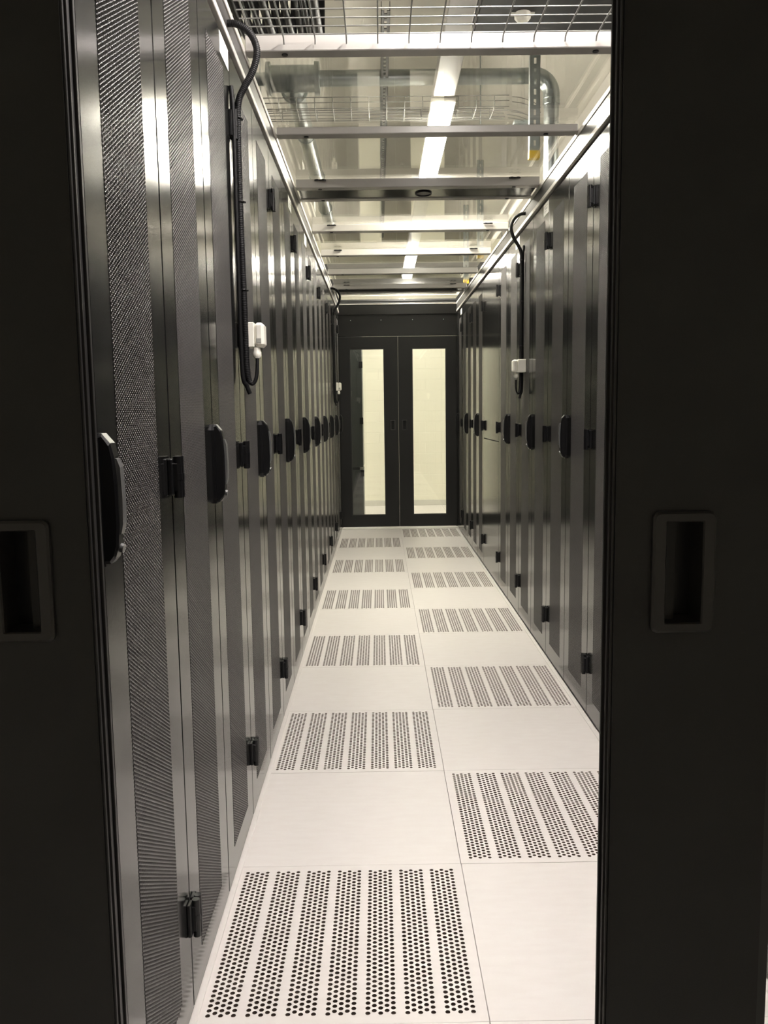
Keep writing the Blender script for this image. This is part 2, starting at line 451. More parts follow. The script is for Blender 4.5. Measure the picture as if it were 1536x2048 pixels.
def lever_mesh():
    m = MB()
    prof = [(0.030, 0.058), (0.040, 0.056), (0.0455, 0.044), (0.0475, 0.0), (0.0465, -0.036), (0.042, -0.050), (0.030, -0.052)]
    m.prism(prof, 'y', -0.0085, 0.0085)
    m.tube([(0.036, 0, -0.070), (0.0425, 0, -0.072)], 0.007, 12)
    for i_, q_ in enumerate(m.v): m.v[i_] = (q_[0] * 0.72, q_[1], q_[2])
    return m.mesh('lock_lever', mat('satin_charcoal_lever', (0.10, 0.10, 0.10), rough=0.3))
lever_me = lever_mesh()
def body_mesh(w, rear=-1.05):
    m = MB(); z1 = 2.2; t = 0.012; xf = -0.020
    m.box(rear, xf, 0.002, t, 0.0, z1); m.box(rear, xf, w - t, w - 0.002, 0.0, z1)
    m.box(rear, xf, 0.002, w - 0.002, z1 - 0.03, z1); m.box(rear, xf, 0.002, w - 0.002, 0.0, 0.035)
    m.box(rear, rear + t, 0.002, w - 0.002, 0.0, z1)
    m.box(xf - 0.03, xf, t, 0.035, 0.0, z1); m.box(xf - 0.03, xf, w - 0.035, w - t, 0.0, z1)
    return m.mesh('cabinet_body', INSIDE)
body_me = body_mesh(CW)
def rail_mesh(w):
    m = MB()
    for y in (0.12, w - 0.14): m.box(-0.16, -0.13, y, y + 0.02, 0.05, 2.15)
    random.seed(9)
    z = 0.10
    while z < 2.0:
        h = random.choice((1, 1, 2, 2, 4)) * 0.0445
        m.box(-0.85, -0.135 - random.uniform(0, .01), 0.135, w - 0.135, z, z + h - 0.004, 0.002); z += h + random.choice((0, 0, 0.0445))
    return m.mesh('rack_equipment', mat('dark_rack_equipment', (0.02, 0.02, 0.021), rough=0.5))
equip_me = rail_mesh(CW)
def sensible_label():
    o = MB(); o.box(0.0002, 0.0012, -0.0625, 0.0625, -0.027, 0.027)
    me = o.mesh('label_plate', LABEL)
    k = MB(); rnd = random.Random(3)
    for row_, (z, h) in enumerate(((0.012, 0.006), (0.0, 0.008), (-0.012, 0.005))):
        y = -0.042
        while y < 0.040:
            w_ = rnd.uniform(0.003, 0.009)
            if rnd.random() > 0.45: k.box(0.0012, 0.0015, y, y + w_, z - h / 2 * rnd.uniform(.6, 1), z + h / 2)
            y += w_ + rnd.uniform(0.002, 0.004)
    return me, k.mesh('printed_marks', INK)
label_me, marks_me = sensible_label()

def add_leaf(root, y, near_hinge, handle):
    d = obj('door', leaf_me, root, (0, y, 0))
    obj('mesh_panel', mesh_me, d, (0.0006, MG, MZ0))
    hy, hm = (0.0, hinge_near) if near_hinge else (LW, hinge_far)
    for z in (0.214, 1.100, 2.002): obj('hinge', hm, d, (0.0, hy, z))
    if handle:
        h = obj('handle', handle_me, d, (0, LW, 1.100))
    return d
def build_cabinet(width=CW):
    r = empty('server_cabinet')
    obj('cabinet_body', body_me, r); obj('rack_equipment', equip_me, r)
    add_leaf(r, 0.0, True, True); add_leaf(r, LW, False, False)
    lv = obj('lock_lever', lever_me, r, (0, LW, 1.100))
    return r
proto = build_cabinet()
NCAB = 9
def place(root, side, k, y=None):
    yy = 0.78 + CW * k if y is None else y
    if side == 'left': root.location = (0, yy, 0); root.rotation_euler = (0, 0, 0)
    else: root.location = (AW, yy + CW, 0); root.rotation_euler = (0, 0, PI)
used = False
for side in ('left', 'right'):
    for k in range(NCAB):
        if side == 'right' and k == 6: continue
        r = proto if not used else copy_tree(proto)
        used = True; place(r, side, k)
        lab = None
        has = {'left': (1, 3, 4, 5), 'right': (4, 5)}[side]
        if k in has:
            ly = CW - 0.075
            if side == 'right': ly = CW - 0.075
            lp = obj('label_plate', label_me, r, (0, ly, 2.165)); obj('printed_marks', marks_me, lp)
        if k == 0: w_ = 'beside the open sliding door'
        elif k == NCAB - 1: w_ = 'last full one before the end doors'
        elif side == 'right' and k == 5: w_ = 'just before the solid blank cabinet'
        elif side == 'right' and k == 7: w_ = 'just beyond the solid blank cabinet'
        else: w_ = '%s from the entrance' % ORD[k]
        tag(r, 'black perforated server cabinet in the %s row, %s' % (side, w_), 'server cabinet', 'server cabinets in the %s row' % side)

# blank cabinet with solid panels, right row
def solid_panel(z0, z1, w=CW):
    return MB().box(-0.018, 0.0, 0.0018, w - 0.0018, z0, z1, 0.0016)
r = empty('blank_cabinet')
place(r, 'right', 6)
obj('cabinet_body', body_me, r)
solid_panel(1.004, 2.196).build('upper_panel', BLACK, r); solid_panel(0.012, 0.999).build('lower_panel', BLACK, r)
for z in (0.214, 1.100): obj('hinge', hinge_near, r, (0, 0, z))
tag(r, 'black cabinet with smooth solid front panels in the right row', 'cabinet')
# narrow end fillers beside the end doors
yE = 0.78 + CW * NCAB
wE = 8.86 - yE
for side in ('left', 'right'):
    r = empty('narrow_cabinet')
    m = MB(); m.box(-1.05, -0.02, 0.002, wE - 0.002, 0, 2.2); m.build('cabinet_body', INSIDE, r)
    if side == 'left': r.location = (0, yE, 0); d = obj('door', leaf_me, r, (0, 0, 0)); 
    else:
        r.location = (AW, yE + wE, 0); r.rotation_euler = (0, 0, PI); d = obj('door', leaf_me, r, (0, wE - LW, 0))
    obj('mesh_panel', mesh_me, d, (0.0006, MG, MZ0))
    near = side == 'left'
    for z in (0.214, 1.100, 2.002): obj('hinge', hinge_near if near else hinge_far, d, (0, 0 if near else LW, z))
    obj('handle', handle_me, d, (0, LW - 0.02 if near else 0.02, 1.100))
    y0_, y1_ = (LW, wE) if near else (0, wE - LW)
    MB().box(-0.018, 0.0, y0_ + 0.0018, y1_ - 0.0018, 0.012, 2.196, 0.0015).build('filler_panel', BLACK, r)
    if side == 'right':
        lp = obj('label_plate', label_me, r, (0, wE - 0.10, 2.165)); obj('printed_marks', marks_me, lp)
    tag(r, 'narrow black perforated cabinet touching the end doors, %s row' % side, 'cabinet', 'narrow cabinets at the end doors')

# ------------------------------------------------------------------ roof: side rails, beams, glass
RY0, RY1 = 0.80, 8.86
FASCIA = mat('satin_dark_fascia', (0.05, 0.048, 0.047), rough=0.36)
for side, sgn, x in (('left', 1, 0.0), ('right', -1, AW)):
    def X(a, b): return sorted((x + sgn * a, x + sgn * b))
    r = empty('roof_side_rail', (0, 0, 0))
    MB().box(*X(-0.03, 0.0), RY0, RY1, 2.239, 2.297, 0.001).build('fascia', FASCIA, r)
    MB().box(*X(-0.03, 0.004), RY0, RY1, 2.219, 2.239, 0.0015).build('lower_flange', FLANGE, r)
    MB().box(*X(-0.03, 0.004), RY0, RY1, 2.297, 2.317, 0.0015).build('upper_flange', FLANGE, r)
    MB().box(*X(-0.05, -0.012), RY0, RY1, 2.2, 2.219).build('packing_strip', RUBBER, r)
    tag(r, 'black and pale metal roof rail running along the top of the %s cabinet row' % side, 'rail', 'roof side rails')
screw_me = MB().tube([(0, 0, -0.003), (0, 0, 0.001)], 0.0095, 16).mesh('screw', PLASTIC)
def clip_mesh():
    m = MB(); m.box(-0.028, 0.028, -0.006, 0.006, 0, 0.006, 0.001); m.box(-0.022, -0.008, -0.012, -0.004, -0.002, 0.006, 0.001); m.box(0.008, 0.022, -0.012, -0.004, -0.002, 0.006, 0.001)
    return m.mesh('panel_clip', PLASTIC)
clip_me = clip_mesh()
BEAMS = [(0.80, 0.86, 0.05), (1.93, 1.985, 0.06), (2.735, 2.79, 0.050), (3.52, 3.58, 0.028), (4.33, 4.385, 0.042), (4.56, 4.61, 0.042), (5.345, 5.41, 0.042), (6.15, 6.21, 0.042), (6.97, 7.03, 0.042), (7.80, 7.85, 0.042), (8.02, 8.07, 0.042)]
ZB = 2.310
bl = ['over the entrance', 'above the wire mesh over the entrance', 'thickest one at the end of the wire mesh', 'second crossing the glass roof', 'on the near side of the oval emblem plate', 'on the far side of the oval emblem plate',
      'first beyond the oval emblem plate', 'second beyond the oval emblem plate', 'third beyond the oval emblem plate', 'on the near side of the last dark roof plate', 'closest to the end doors']
for i, (a, b, h) in enumerate(BEAMS):
    r = empty('roof_beam', (0, a, ZB))
    MB().box(0.005, AW - 0.005, 0, b - a, 0, h, 0.0025).build('beam_profile', GREYM, r)
    for sx in (0.122, AW - 0.128): obj('screw', screw_me, r, (sx, (b - a) / 2, 0))
    if i in (4, 6, 7, 9):
        for sx in (0.125, AW - 0.13): obj('panel_clip', clip_me, r, (sx, -0.012, 0.03))
    tag(r, 'light grey steel beam across the aisle roof, %s' % bl[i], 'beam', 'roof beams')
# dark plates between paired beams
for n_, (a, b) in enumerate(((4.385, 4.56), (7.85, 8.02))):
    r = empty('roof_plate', (AW / 2, (a + b) / 2, ZB + 0.004))
    hw = (b - a) / 2
    MB().box(-AW / 2 + 0.012, AW / 2 - 0.012, -hw + 0.001, hw - 0.006, 0, 0.03, 0.002).build('plate', BLACK, r)
    if n_ == 0:
        m = MB(); N = 40; ex, ey = 0.038, 0.050
        pts = [(ex * math.cos(2 * PI * k / N), ey * math.sin(2 * PI * k / N), -0.002) for k in range(N + 1)]
        m.tube(pts, 0.005, 8, cap=False)
        m.build('oval_emblem_ring', PLASTIC, r, (0.035, 0.0, 0))
        m2 = MB(); m2.add([(0, 0, -0.0012)] + [((ex - .004) * math.cos(-2 * PI * k / N), (ey - .004) * math.sin(-2 * PI * k / N), -0.0012) for k in range(N)], [(0, 1 + k, 1 + (k + 1) % N) for k in range(N)])
        m2.build('emblem_face', mat('grey_emblem', (0.10, 0.095, 0.09), rough=0.4), r, (0.035, 0.0, 0))
        tag(r, 'black roof plate carrying a small oval emblem, between two grey beams', 'plate')
    else:
        tag(r, 'black roof plate without an emblem, far along the aisle near the end doors', 'plate')
# glass panels
gaps = [(2.79, 3.52), (3.58, 4.33), (4.61, 5.345), (5.41, 6.15), (6.21, 6.97), (7.03, 7.80), (8.07, 8.86)]
gl_n = ['nearest, just behind the wire mesh', 'under the yellow capped strut', 'just beyond the emblem plate', 'fourth from the entrance', 'fifth from the entrance', 'sixth from the entrance', 'last, above the end doors']
for (a, b), nm in zip(gaps, gl_n):
    o = MB().box(0.008, AW - 0.008, a - 0.02, b + 0.02, ZB + 0.044, ZB + 0.050).build('glass_roof_panel', ROOFGLASS)
    tag(o, 'clear see-through roof panel over the aisle, %s' % nm, 'roof panel', 'clear roof panels')
# wire mesh over the entrance bay
m = MB()
y = 0.86
for x in [0.03 + 0.0945 * k for k in range(13)]:
    m.tube([(x, 0.87, ZB + 0.028), (x, 2.705, ZB + 0.028), (x, 2.716, ZB + 0.024), (x, 2.722, ZB + 0.012)], 0.0024, 6)
wires = m.build('long_wires', WIRE); 
m = MB(); y = 2.700
while y > 0.88:
    m.tube([(0.01, y, ZB + 0.0325), (AW - 0.01, y, ZB + 0.0325)], 0.0022, 6, cap=False); y -= 0.0535
r = empty('wire_mesh_grid', (0, 0, 0)); wires.parent = r
m.build('cross_wires', WIRE, r)
tag(r, 'zinc wire mesh grid lying flat over the entrance end of the aisle', 'wire mesh')

# ------------------------------------------------------------------ door portals (entrance and far end)
def recess_handle(side_sign):
    """rounded rectangular rim with a hollow cup; local origin at its centre on the leaf face, facing -y"""
    w, h = 0.0275, 0.0535; iw, ih = 0.0168, 0.0455; rr = 0.006
    def rr_pts(w_, h_, r_, n=5):
        P = []
        for cx_, cz_, a0 in ((w_ - r_, h_ - r_, 0), (-w_ + r_, h_ - r_, PI / 2), (-w_ + r_, -h_ + r_, PI), (w_ - r_, -h_ + r_, 1.5 * PI)):
            for k in range(n + 1):
                a = a0 + PI / 2 * k / n; P.append((cx_ + r_ * math.cos(a), cz_ + r_ * math.sin(a)))
        return P
    o = rr_pts(w, h, rr); o2 = rr_pts(w - 0.002, h - 0.002, rr - 0.001); i_ = rr_pts(iw, ih, 0.0015); i2 = rr_pts(iw - 0.001, ih - 0.001, 0.0012)
    m = MB(); N = len(o)
    rings = [(0.001, o), (-0.0035, o), (-0.0055, o2), (-0.0055, i_), (-0.004, i2), (0.026, i2)]
    v = []
    for y_, pr in rings: v += [(p[0], y_, p[1]) for p in pr]
    f = [(r_ * N + k, (r_ + 1) * N + k, (r_ + 1) * N + (k + 1) % N, r_ * N + (k + 1) % N) for r_ in range(5) for k in range(N)]
    m.add(v, [q[::-1] for q in f])
    rim = m.mesh('recessed_handle', RIM)
    c = MB(); c.add([(p[0], 0.026, p[1]) for p in i2], [tuple(range(N))[::-1]])
    c.box(-0.0165 + (0.020 if side_sign > 0 else 0), -0.0035 + (0.020 if side_sign > 0 else 0), 0.010, 0.013, -0.0445, 0.0445)
    return rim, c.mesh('handle_cup', PLASTIC)
T_LEAF = 0.034
def door_leaf(name, xc, y, seam_right, seal=1.0, label=''):
    """leaf 0.6 wide; local x from 0 (outer edge) to 0.6; seam_right: the meeting stile is at local x=0.6"""
    L = 0.601
    r = empty(name, (xc, y, 0))
    sx = (lambda a, b: (a, b)) if seam_right else (lambda a, b: (L - b, L - a))
    z0, z1 = 0.012, 1.980; wz0, wz1 = 0.132, 1.863; wx0, wx1 = 0.103, 0.461
    hx, hz, hw, hh = 0.5415, 1.074, 0.0172, 0.0460
    m = MB(); t = T_LEAF
    def bx(a, b, c, d, y0=0.0, y1=t):
        A, B = sx(a, b); m.box(A, B, y0, y1, c, d)
    bx(0, wx0, z0, z1); bx(wx0, wx1, z0, wz0); bx(wx0, wx1, wz1, z1)
    bx(wx1, hx - hw, z0, z1); bx(hx + hw, L, z0, z1); bx(hx - hw, hx + hw, z0, hz - hh); bx(hx - hw, hx + hw, hz + hh, z1)
    m.build('door_frame', MATTE, r)
    g = MB()
    e = 0.010
    for (a, b, c, d) in ((wx0, wx0 + e, wz0, wz1), (wx1 - e, wx1, wz0, wz1), (wx0 + e, wx1 - e, wz0, wz0 + e), (wx0 + e, wx1 - e, wz1 - e, wz1)):
        A, B = sx(a, b); g.box(A, B, 0.004, t - 0.004, c, d)
    g.build('window_gasket', RUBBER, r)
    A, B = sx(wx0 + 0.006, wx1 - 0.006)
    MB().box(A, B, 0.019, 0.024, wz0 + 0.006, wz1 - 0.006).build('window_glass', DOORGLASS, r)
    rim, cup = recess_handle(1 if seam_right else -1)
    A, B = sx(hx, hx)
    h = obj('recessed_handle', rim, r, (A, 0.0, hz)); obj('handle_cup', cup, h)
    # ribbed sealing profile on the meeting edge
    s_ = MB()
    for k, (ya, yb, d) in enumerate(((0.002, 0.006, 0.002), (0.008, 0.0105, 0.0035), (0.0125, 0.021, 0.0015), (0.0235, 0.026, 0.0035), (0.028, 0.033, 0.002))):
        A, B = sx(L, L + d * seal); s_.box(A, B, ya, yb, z0, z1, 0.0004)
    s_.build('edge_seal', RUBBER, r)
    tag(r, label, 'door')
    return r
YD1 = 0.730          # front face of the entrance leaves
door_leaf('sliding_door', 0.1415 - 0.601, YD1, True, label='black sliding door at the left edge, slid open, its recessed handle partly cut off')
door_leaf('sliding_door', 0.5985, YD1, False, label='black sliding door closed at the right edge, recessed handle fully in view')
YD2 = 8.886
door_leaf('glazed_door', -0.0005, YD2, True, 0.15, label='left black glazed door at the far end, a dark cabinet showing behind its glass')
door_leaf('glazed_door', 0.6028, YD2, False, 0.15, label='right black glazed door at the far end, only bright wall behind its glass')

def header(y, sgn, label, z_front=True):
    r = empty('door_header', (0, y, 0))
    MB().box(-0.02, AW + 0.02, 0.0, 0.05, 1.985, 2.200, 0.002).build('header_panel', MATTE, r)
    MB().box(-0.02, AW + 0.02, -0.008, 0.06, 2.202, 2.302, 0.003).build('header_cap', MATTE, r)
    s_ = MB().tube([(0, -0.003, 0), (0, 0.002, 0)], 0.0045, 10).mesh('screw', ZINC)
    for x in (0.12, 0.432, 0.755, 1.073): obj('screw', s_, r, (x, 0, 2.148))
    MB().box(-0.02, AW + 0.02, -0.012, 0.04, 2.303, 2.312, 0.001).build('header_lip', FLANGE, r)
    tag(r, label, 'door header')
header(YD2 + 0.0, 1, 'black header panel with four small screws above the far glazed doors')
header(YD1 - 0.002, 1, 'black header panel above the entrance sliding doors')
# entrance side posts behind the leaves, end posts at the far doors
for x0, x1, nm in ((-0.06, -0.003, 'left'), (AW + 0.003, AW + 0.06, 'right')):
    tag(MB().box(x0, x1, 0.776, 0.7795, 0, 2.2).build('door_post', MATTE), 'black post at the entrance on the %s cabinet row' % nm, 'post', 'entrance posts')

for x0, x1, nm in ((-0.06, 0.006, 'left'), (AW - 0.006, AW + 0.06, 'right')):
    tag(MB().box(x0, x1, 8.934, 8.954, 0, 1.984).build('door_post', MATTE), 'black post beside the %s glazed far door' % nm, 'post', 'far door posts')
# ------------------------------------------------------------------ corrugated conduits with junction boxes
def smooth_path(P, n=14):
    P = [Vector(p) for p in P]; out = []
    Q = [P[0] * 2 - P[1]] + P + [P[-1] * 2 - P[-2]]
    for i in range(1, len(Q) - 2):
        a, b, c, d = Q[i - 1], Q[i], Q[i + 1], Q[i + 2]
        for k in range(n):
            t = k / n
            out.append(0.5 * ((2 * b) + (c - a) * t + (2 * a - 5 * b + 4 * c - d) * t * t + (3 * b - a - 3 * c + d) * t ** 3))
    out.append(P[-1]); return out
def resample(pts, step):
    L = [0]
    for a, b in zip(pts, pts[1:]): L.append(L[-1] + (b - a).length)
    n = int(L[-1] / step); out = []; j = 0
    for i in range(n + 1):
        s_ = L[-1] * i / n
        while j < len(L) - 2 and L[j + 1] < s_: j += 1
        t = (s_ - L[j]) / max(1e-9, L[j + 1] - L[j]); out.append(pts[j].lerp(pts[j + 1], min(1, t)))
    return out
def conduit_mesh():
    P = [(-0.06, 0.0, 2.262), (0.0, 0.0, 2.266), (0.030, 0.0, 2.262), (0.062, 0.0, 2.238), (0.078, 0.0, 2.195), (0.066, 0.0, 2.145), (0.040, 0.0, 2.10), (0.024, 0.0, 2.065), (0.019, 0.0, 2.0), (0.018, 0.0, 1.80), (0.020, 0.0, 1.60), (0.022, 0.0, 1.45), (0.022, 0.0, 1.36), (0.026, 0.002, 1.315), (0.036, 0.005, 1.299), (0.047, 0.008, 1.315), (0.051, 0.012, 1.35), (0.051, 0.015, 1.375)]
    pts = resample(smooth_path(P), 0.0016)
    m = MB(); r = [0.0098 if (i % 3) else 0.0086 for i in range(len(pts))]
    # the last stretch is a thin smooth cable leaving the conduit
    cut = int(len(pts) * 0.925)
    m.tube(pts[:cut], r[:cut], 10)
    m.tube(pts[cut - 3:], 0.0052, 10)
    return m.mesh('corrugated_conduit', CABLE)
cond_me = conduit_mesh()
def tie_mesh():
    m = MB()
    N = 16
    for z in (0.0,):
        m.tube([(0.019 + 0.0115 * math.cos(2 * PI * k / N), 0.0115 * math.sin(2 * PI * k / N), z) for k in range(N + 1)], 0.0014, 6, cap=False)
        m.box(0.024, 0.034, 0.009, 0.013, z - 0.002, z + 0.002)
    return m.mesh('cable_tie', PLASTIC)
tie_me = tie_mesh()
second_me = MB().tube(smooth_path([(0.006, -0.012, 2.10), (0.010, -0.013, 2.0), (0.010, -0.013, 1.6), (0.012, -0.012, 1.34), (0.022, -0.006, 1.295), (0.030, -0.002, 1.272)]), 0.0065, 8).mesh('cable_tail', CABLE)
def jbox_meshes():
    b = MB(); b.box(0.003, 0.046, -0.002, 0.062, 1.402, 1.472, 0.002)
    l = MB(); l.box(0.0465, 0.074, -0.001, 0.061, 1.403, 1.471, 0.008)
    d = MB(); d.box(0.052, 0.066, -0.0025, -0.0005, 1.414, 1.427, 0.0005)
    g = MB(); g.tube([(0.051, 0.016, 1.402), (0.051, 0.016, 1.392), (0.051, 0.016, 1.390), (0.051, 0.016, 1.378), (0.051, 0.016, 1.372)], [0.010, 0.010, 0.012, 0.012, 0.008], 12)
    return b.mesh('box_base', WHITE_P), l.mesh('box_cover', WHITE_P), g.mesh('cable_gland', WHITE_P), d.mesh('test_button', mat('grey_button', (0.3, 0.3, 0.27), rough=0.5))
jb = jbox_meshes()
for (x, y, rz, where) in ((0, 2.445, 0, 'on the left cabinets near the camera'), (AW, 4.765, PI, 'on the right cabinets'), (0, 7.44, 0, 'near the end doors')):
    c = obj('corrugated_conduit', cond_me, None, (x, y, 0)); c.rotation_euler = (0, 0, rz)
    [obj('cable_tie', tie_me, c, (0, 0, z)) for z in (2.02, 1.80, 1.56)]; obj('cable_tail', second_me, c)
    tag(c, 'black corrugated conduit looping from the roof rail %s' % where, 'conduit', 'corrugated conduits')
    r = empty('junction_box', (x, y, 0), rz)
    dy = -0.0 if rz == 0 else -0.06
    for nm, me in zip(('box_base', 'box_cover', 'cable_gland', 'test_button'), jb):
        o = obj(nm, me, r)
        if rz:
            o.location = (0, 0, 0.018) 
    if rz:
        c.location.z = 0.006
    tag(r, 'small white junction box hanging %s' % where, 'junction box', 'white junction boxes')

# ------------------------------------------------------------------ above the aisle
# lamps
LZ = 2.775
LX = 0.745
trunk = MB().box(-0.045, 0.065, 0, 12.8, 0, 0.05, 0.004)
o = trunk.build('lamp_trunking', TRUNK, None, (LX - 0.01, -2.4, LZ + 0.010)); tag(o, 'long grey lamp trunking hanging above the aisle', 'trunking')
def lamp(x, y, length, label, group='linear ceiling lamps', lit=None):
    r = empty('ceiling_lamp', (x, y, LZ))
    MB().box(-0.062, 0.062, 0, length, -0.012, 0.010, 0.003).build('lamp_housing', WHITE_P, r)
    MB().box(-0.050, 0.050, 0.02, length - 0.02, -0.048, -0.0125, 0.012).build('diffuser', lit or LIT, r)
    tag(r, label, 'lamp', group)
lamp(LX, 4.50, 1.56, 'lit linear lamp seen through the clear roof, the longest bright strip')
lamp(LX, 0.90, 1.56, 'lit linear lamp above the entrance, mirrored in the beams', lit=LIT_COOL)
lamp(LX, 8.55, 1.56, 'lit linear lamp beyond the far doors')
for x, nm in ((-2.3, 'left'), (3.5, 'right')):  # unseen lamps added beside the rows to brighten ceiling and far wall
    t = MB().box(-0.04, 0.04, 0, 13.2, 0, 0.06, 0.004).build('lamp_trunking', TRUNK, None, (x, -2.4, LZ + 0.012))
    tag(t, 'long grey trunking for added lamps over the space on the %s of the cabinets' % nm, 'trunking')
    for y, wh in ((2.6, 'halfway along'), (6.8, 'towards the far wall')):
        lamp(x, y, 1.5, 'unseen linear lamp added %s of the cabinets, %s' % (nm, wh), 'added side lamps')

# galvanised pipes
r = empty('pipe_run', (0, 4.86, 3.015))
m = MB(); m.tube([(-1.3, 0, 0), (-0.16, 0, 0)], 0.034, 16); m.tube([(0.09, 0, 0), (1.26, 0, 0)], 0.041, 20)
m.build('cross_pipe', ZINC, r)
el = [(1.24, 0, 0)] + [(1.26 + 0.10 * math.sin(a), 0, -0.10 + 0.10 * math.cos(a)) for a in [PI / 2 * k / 10 for k in range(11)]] + [(1.36, 0, -0.12)]
MB().tube(el, 0.045, 20).build('pipe_elbow', ZINC, r)
m = MB(); m.tube([(1.36, 0, -0.10), (1.36, 0, -0.85)], 0.041, 20); m.tube([(1.36, 0, -0.13), (1.36, 0, -0.15)], 0.047, 20); m.build('down_pipe', ZINC, r)
m = MB(); m.tube([(-0.16, 0, 0), (0.08, 0, 0)], 0.068, 24); m.tube([(-0.185, 0, 0), (-0.165, 0, 0)], 0.085, 24); m.tube([(0.075, 0, 0), (0.10, 0, 0)], 0.085, 24)
m.tube([(-0.05, 0, 0), (-0.05, 0.14, -0.01)], 0.060, 20); m.tube([(-0.05, 0.13, -0.01), (-0.05, 0.15, -0.01)], 0.075, 20)
m.build('pipe_tee', ZINC, r)
m = MB(); m.tube([(-0.05, 0.14, -0.01), (-0.05, 3.6, -0.01)], 0.052, 20)
for yy in (0.9, 1.9, 2.9): m.tube([(-0.05, yy, -0.01), (-0.05, yy + 0.03, -0.01)], 0.06, 20)
m.build('long_pipe', ZINC, r)
m = MB()
N = 20
m.tube([(0.84, 0.046 * math.cos(2 * PI * k / N), 0.046 * math.sin(2 * PI * k / N)) for k in range(N + 1)], 0.004, 6, cap=False)
m.tube([(0.84, 0, 0.045), (0.84, 0, 0.34)], 0.005, 8); m.tube([(0.84, 0, 0.10), (0.84, 0, 0.125)], 0.012, 8)
m.build('pipe_hanger', ZINC, r)
m = MB(); m.box(1.40, 1.50, -0.03, 0.03, -0.66, -0.58, 0.01); m.tube([(1.45, 0, -0.58), (1.47, 0, -0.50)], 0.006, 8); m.build('valve', ZINC_D, r)
tag(r, 'galvanised steel pipe with a tee and an elbow under the ceiling', 'pipe')

# struts
def strut_vertical(x, y, z0, label, cap=True):
    r = empty('hanging_strut', (x, y, z0))
    m = MB(); h = ZC - z0; w = 0.026; t = 0.0025
        # channel: web split into segments leaving slots
    z = 0.03
    m.box(-w, -0.006, 0, t, 0, h); m.box(0.006, w, 0, t, 0, h); m.box(-0.006, 0.006, 0, t, 0, 0.03)
    while z < h - 0.05:
        m.box(-0.006, 0.006, 0, t, z + 0.028, z + 0.050); z += 0.050
    m.box(-w, -w + t, 0, 0.041, 0, h); m.box(w - t, w, 0, 0.041, 0, h)
    m.build('strut_channel', ZINC_D, r)
    if cap: MB().box(-w - 0.002, w + 0.002, -0.002, 0.043, -0.03, 0.008, 0.002).build('end_cap', YELLOW, r)
    tag(r, label, 'strut', 'hanging struts')
strut_vertical(1.215, 4.55, 2.53, 'slotted steel strut with a yellow end cap, nearest of the hanging ones')
strut_vertical(1.30, 7.6, 2.56, 'slotted steel strut with a yellow end cap, hanging halfway to the far wall')
strut_vertical(1.34, 9.2, 2.58, 'slotted steel strut with a yellow end cap, beyond the far doors')
m = MB()
m.box(-0.0205, -0.006, 0, 5.0, 0, 0.003); m.box(0.006, 0.0205, 0, 5.0, 0, 0.003)
yy = 0
while yy < 4.95: m.box(-0.006, 0.006, yy + 0.028, yy + 0.05, 0, 0.003); yy += 0.05
m.box(-0.0205, -0.018, 0, 5.0, 0, 0.041); m.box(0.018, 0.0205, 0, 5.0, 0, 0.041)
o = m.build('ceiling_strut', mat('weathered_dark_strut', (0.10, 0.10, 0.095), rough=0.5, metal=0.4), None, (0.452, 4.05, 3.0)); tag(o, 'dark slotted strut running lengthwise under the ceiling, left of the lamp', 'strut')

# cable basket across the aisle
m = MB(); r = empty('cable_basket', (0, 4.86, 2.855))
xs0, xs1 = -0.45, 1.13
prof = [(0, 0.062), (0, 0.035), (0, 0.004), (0.05, 0), (0.10, 0), (0.15, 0), (0.196, 0.004), (0.20, 0.035), (0.20, 0.062)]
for (yy, zz) in [prof[0], prof[1], prof[2], prof[3], prof[5], prof[6], prof[7], prof[8]]:
    bend = [(xs0, yy, zz), (xs1, yy, zz)]
    m.tube(bend, 0.0028, 6)
m.build('long_wires', WIRE, r)
for x in (-0.25, 1.0): MB().tube([(x, 0.225, -0.015), (x, 0.225, 0.494)], 0.004, 8).build('suspension_rod', ZINC, r)
m = MB(); x = xs0 + 0.03
while x < xs1:
    m.tube([(x, p[0], p[1]) for p in prof], 0.0028, 6); x += 0.098
m.build('cross_wires', WIRE, r)
m = MB()
for k, (yy, zz) in enumerate([prof[0], prof[1], prof[3], prof[5], prof[7], prof[8]]):
    a = 0.03 * k
    m.tube(smooth_path([(xs1 + 0.02, yy + 0.02, zz), (xs1 + 0.08, yy + 0.03, zz - 0.006), (xs1 + 0.15, yy + 0.08, zz - 0.012), (xs1 + 0.20, yy + 0.15, zz - 0.016)], 6), 0.0022, 6)
m.build('bent_end_wires', WIRE, r)
MB().box(1.19, 1.275, 0.20, 0.26, -0.02, 0.0, 0.002).build('support_bracket', ZINC_D, r)
tag(r, 'zinc wire cable basket crossing above the roof panels', 'cable basket')

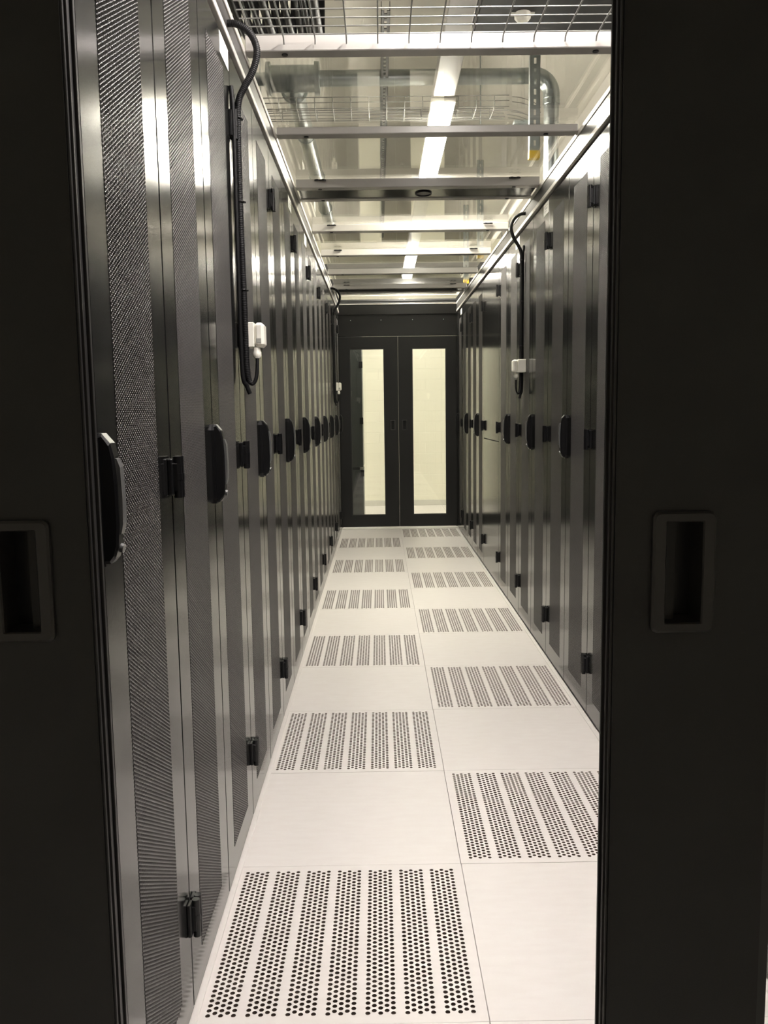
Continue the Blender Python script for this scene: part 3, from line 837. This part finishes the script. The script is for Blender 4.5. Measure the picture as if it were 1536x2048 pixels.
# cables, dark duct and grey panel over the entrance end
rnd = random.Random(11)
for k in range(15):
    x = -0.37 + 0.039 * k + rnd.uniform(-0.003, 0.003); z = 2.74 + rnd.uniform(0, 0.03); rr = rnd.uniform(0.0125, 0.0185)
    P = smooth_path([(x, -0.4, z), (x, 1.0, z), (x, 2.4, z - 0.01), (x, 3.66, z + 0.005), (x, 3.80, z + 0.10), (x, 3.84, 3.0), (x, 3.84, 3.33)], 8)
    o = MB().tube(P, rr, 10).build('power_cable', CABLE)
    tag(o, 'thick black cable running overhead in the bundle above the wire mesh, upper left', 'cable', 'black cables above the entrance')
o = MB().box(0.84, 2.1, -0.6, 4.05, 2.90, 3.2, 0.01).build('dark_duct', DUCT); tag(o, 'large dark duct above the wire mesh at the upper right', 'duct')
o = MB().box(0.22, 0.80, -0.6, 4.0, 3.02, 3.12, 0.005).build('grey_panel', mat('pinkish_grey_panel', (0.30, 0.275, 0.26), rough=0.6)); tag(o, 'pale grey flat panel above the wire mesh, between the black cables and the dark duct', 'duct')  # added flat panel, hides the ceiling between cables and dark duct
r = empty('smoke_detector', (1.035, 3.86, 2.90))
MB().tube([(0, 0, 0), (0, 0, -0.02), (0, 0, -0.035)], [0.035, 0.035, 0.022], 20).build('detector_head', WHITE_P, r)
MB().box(-0.05, 0.05, -0.014, 0.014, -0.006, 0.0, 0.001).build('detector_base', WHITE_P, r)
tag(r, 'small white detector under the dark duct at the top right', 'detector')

# ------------------------------------------------------------------ beyond the far doors
DARKG = mat('dark_grey_green_paint', (0.05, 0.055, 0.05), rough=0.3)
r = empty('tall_cabinet', (-0.34, 9.30, 0))
MB().box(0, 0.56, 0, 0.62, 0.005, 0.585, 0.003).build('lower_door', DARKG, r)
MB().box(0, 0.56, 0, 0.62, 0.615, 2.1, 0.003).build('upper_door', DARKG, r)
MB().box(0.01, 0.52, 0.01, 0.62, 0.585, 0.615).build('middle_gap_strip', RUBBER, r)
for z in (0.55, 1.12, 1.72): MB().box(0.53, 0.566, -0.012, 0.0, z - 0.035, z + 0.035, 0.002).build('hinge', PLASTIC, r)
tag(r, 'tall dark cabinet standing behind the glass of the left far door', 'cabinet')

# dark overhead trays crossing beyond the far doors
for n_, (y, z0, z1, lab) in enumerate(((9.75, 2.42, 2.50, 'dark cable tray crossing beyond the far doors, the lower of two'), (10.35, 2.88, 2.96, 'dark cable tray crossing near the far wall, the higher of two'))):
    r = empty('overhead_tray', (0, y, z0))
    m = MB(); m.box(-1.5, 2.8, 0, 0.30, 0, 0.004); m.box(-1.5, 2.8, 0, 0.004, 0, z1 - z0); m.box(-1.5, 2.8, 0.296, 0.30, 0, z1 - z0)
    m.build('tray_trough', mat('dark_steel_tray', (0.05, 0.05, 0.048), rough=0.5), r)
    for k in range(7):
        MB().tube([(-1.5, 0.03 + 0.04 * k, 0.03 + 0.012 * (k % 3)), (0.2, 0.035 + 0.04 * k, 0.05 + 0.012 * ((k + 1) % 3)), (1.2, 0.03 + 0.04 * k, 0.035 + 0.02 * (k % 2)), (2.8, 0.03 + 0.04 * k, 0.045)], 0.017, 8).build('tray_cable', CABLE, r)
    if n_ == 0: MB().box(-1.2, 2.4, -0.02, -0.002, 0.02, 0.27, 0.003).build('cover_plate', MATTE, r)
    for x in (-0.6, 1.9): MB().tube([(x, 0.15, 0.0), (x, 0.15, ZC - z0)], 0.005, 8).build('suspension_rod', ZINC, r)
    tag(r, lab, 'cable tray')
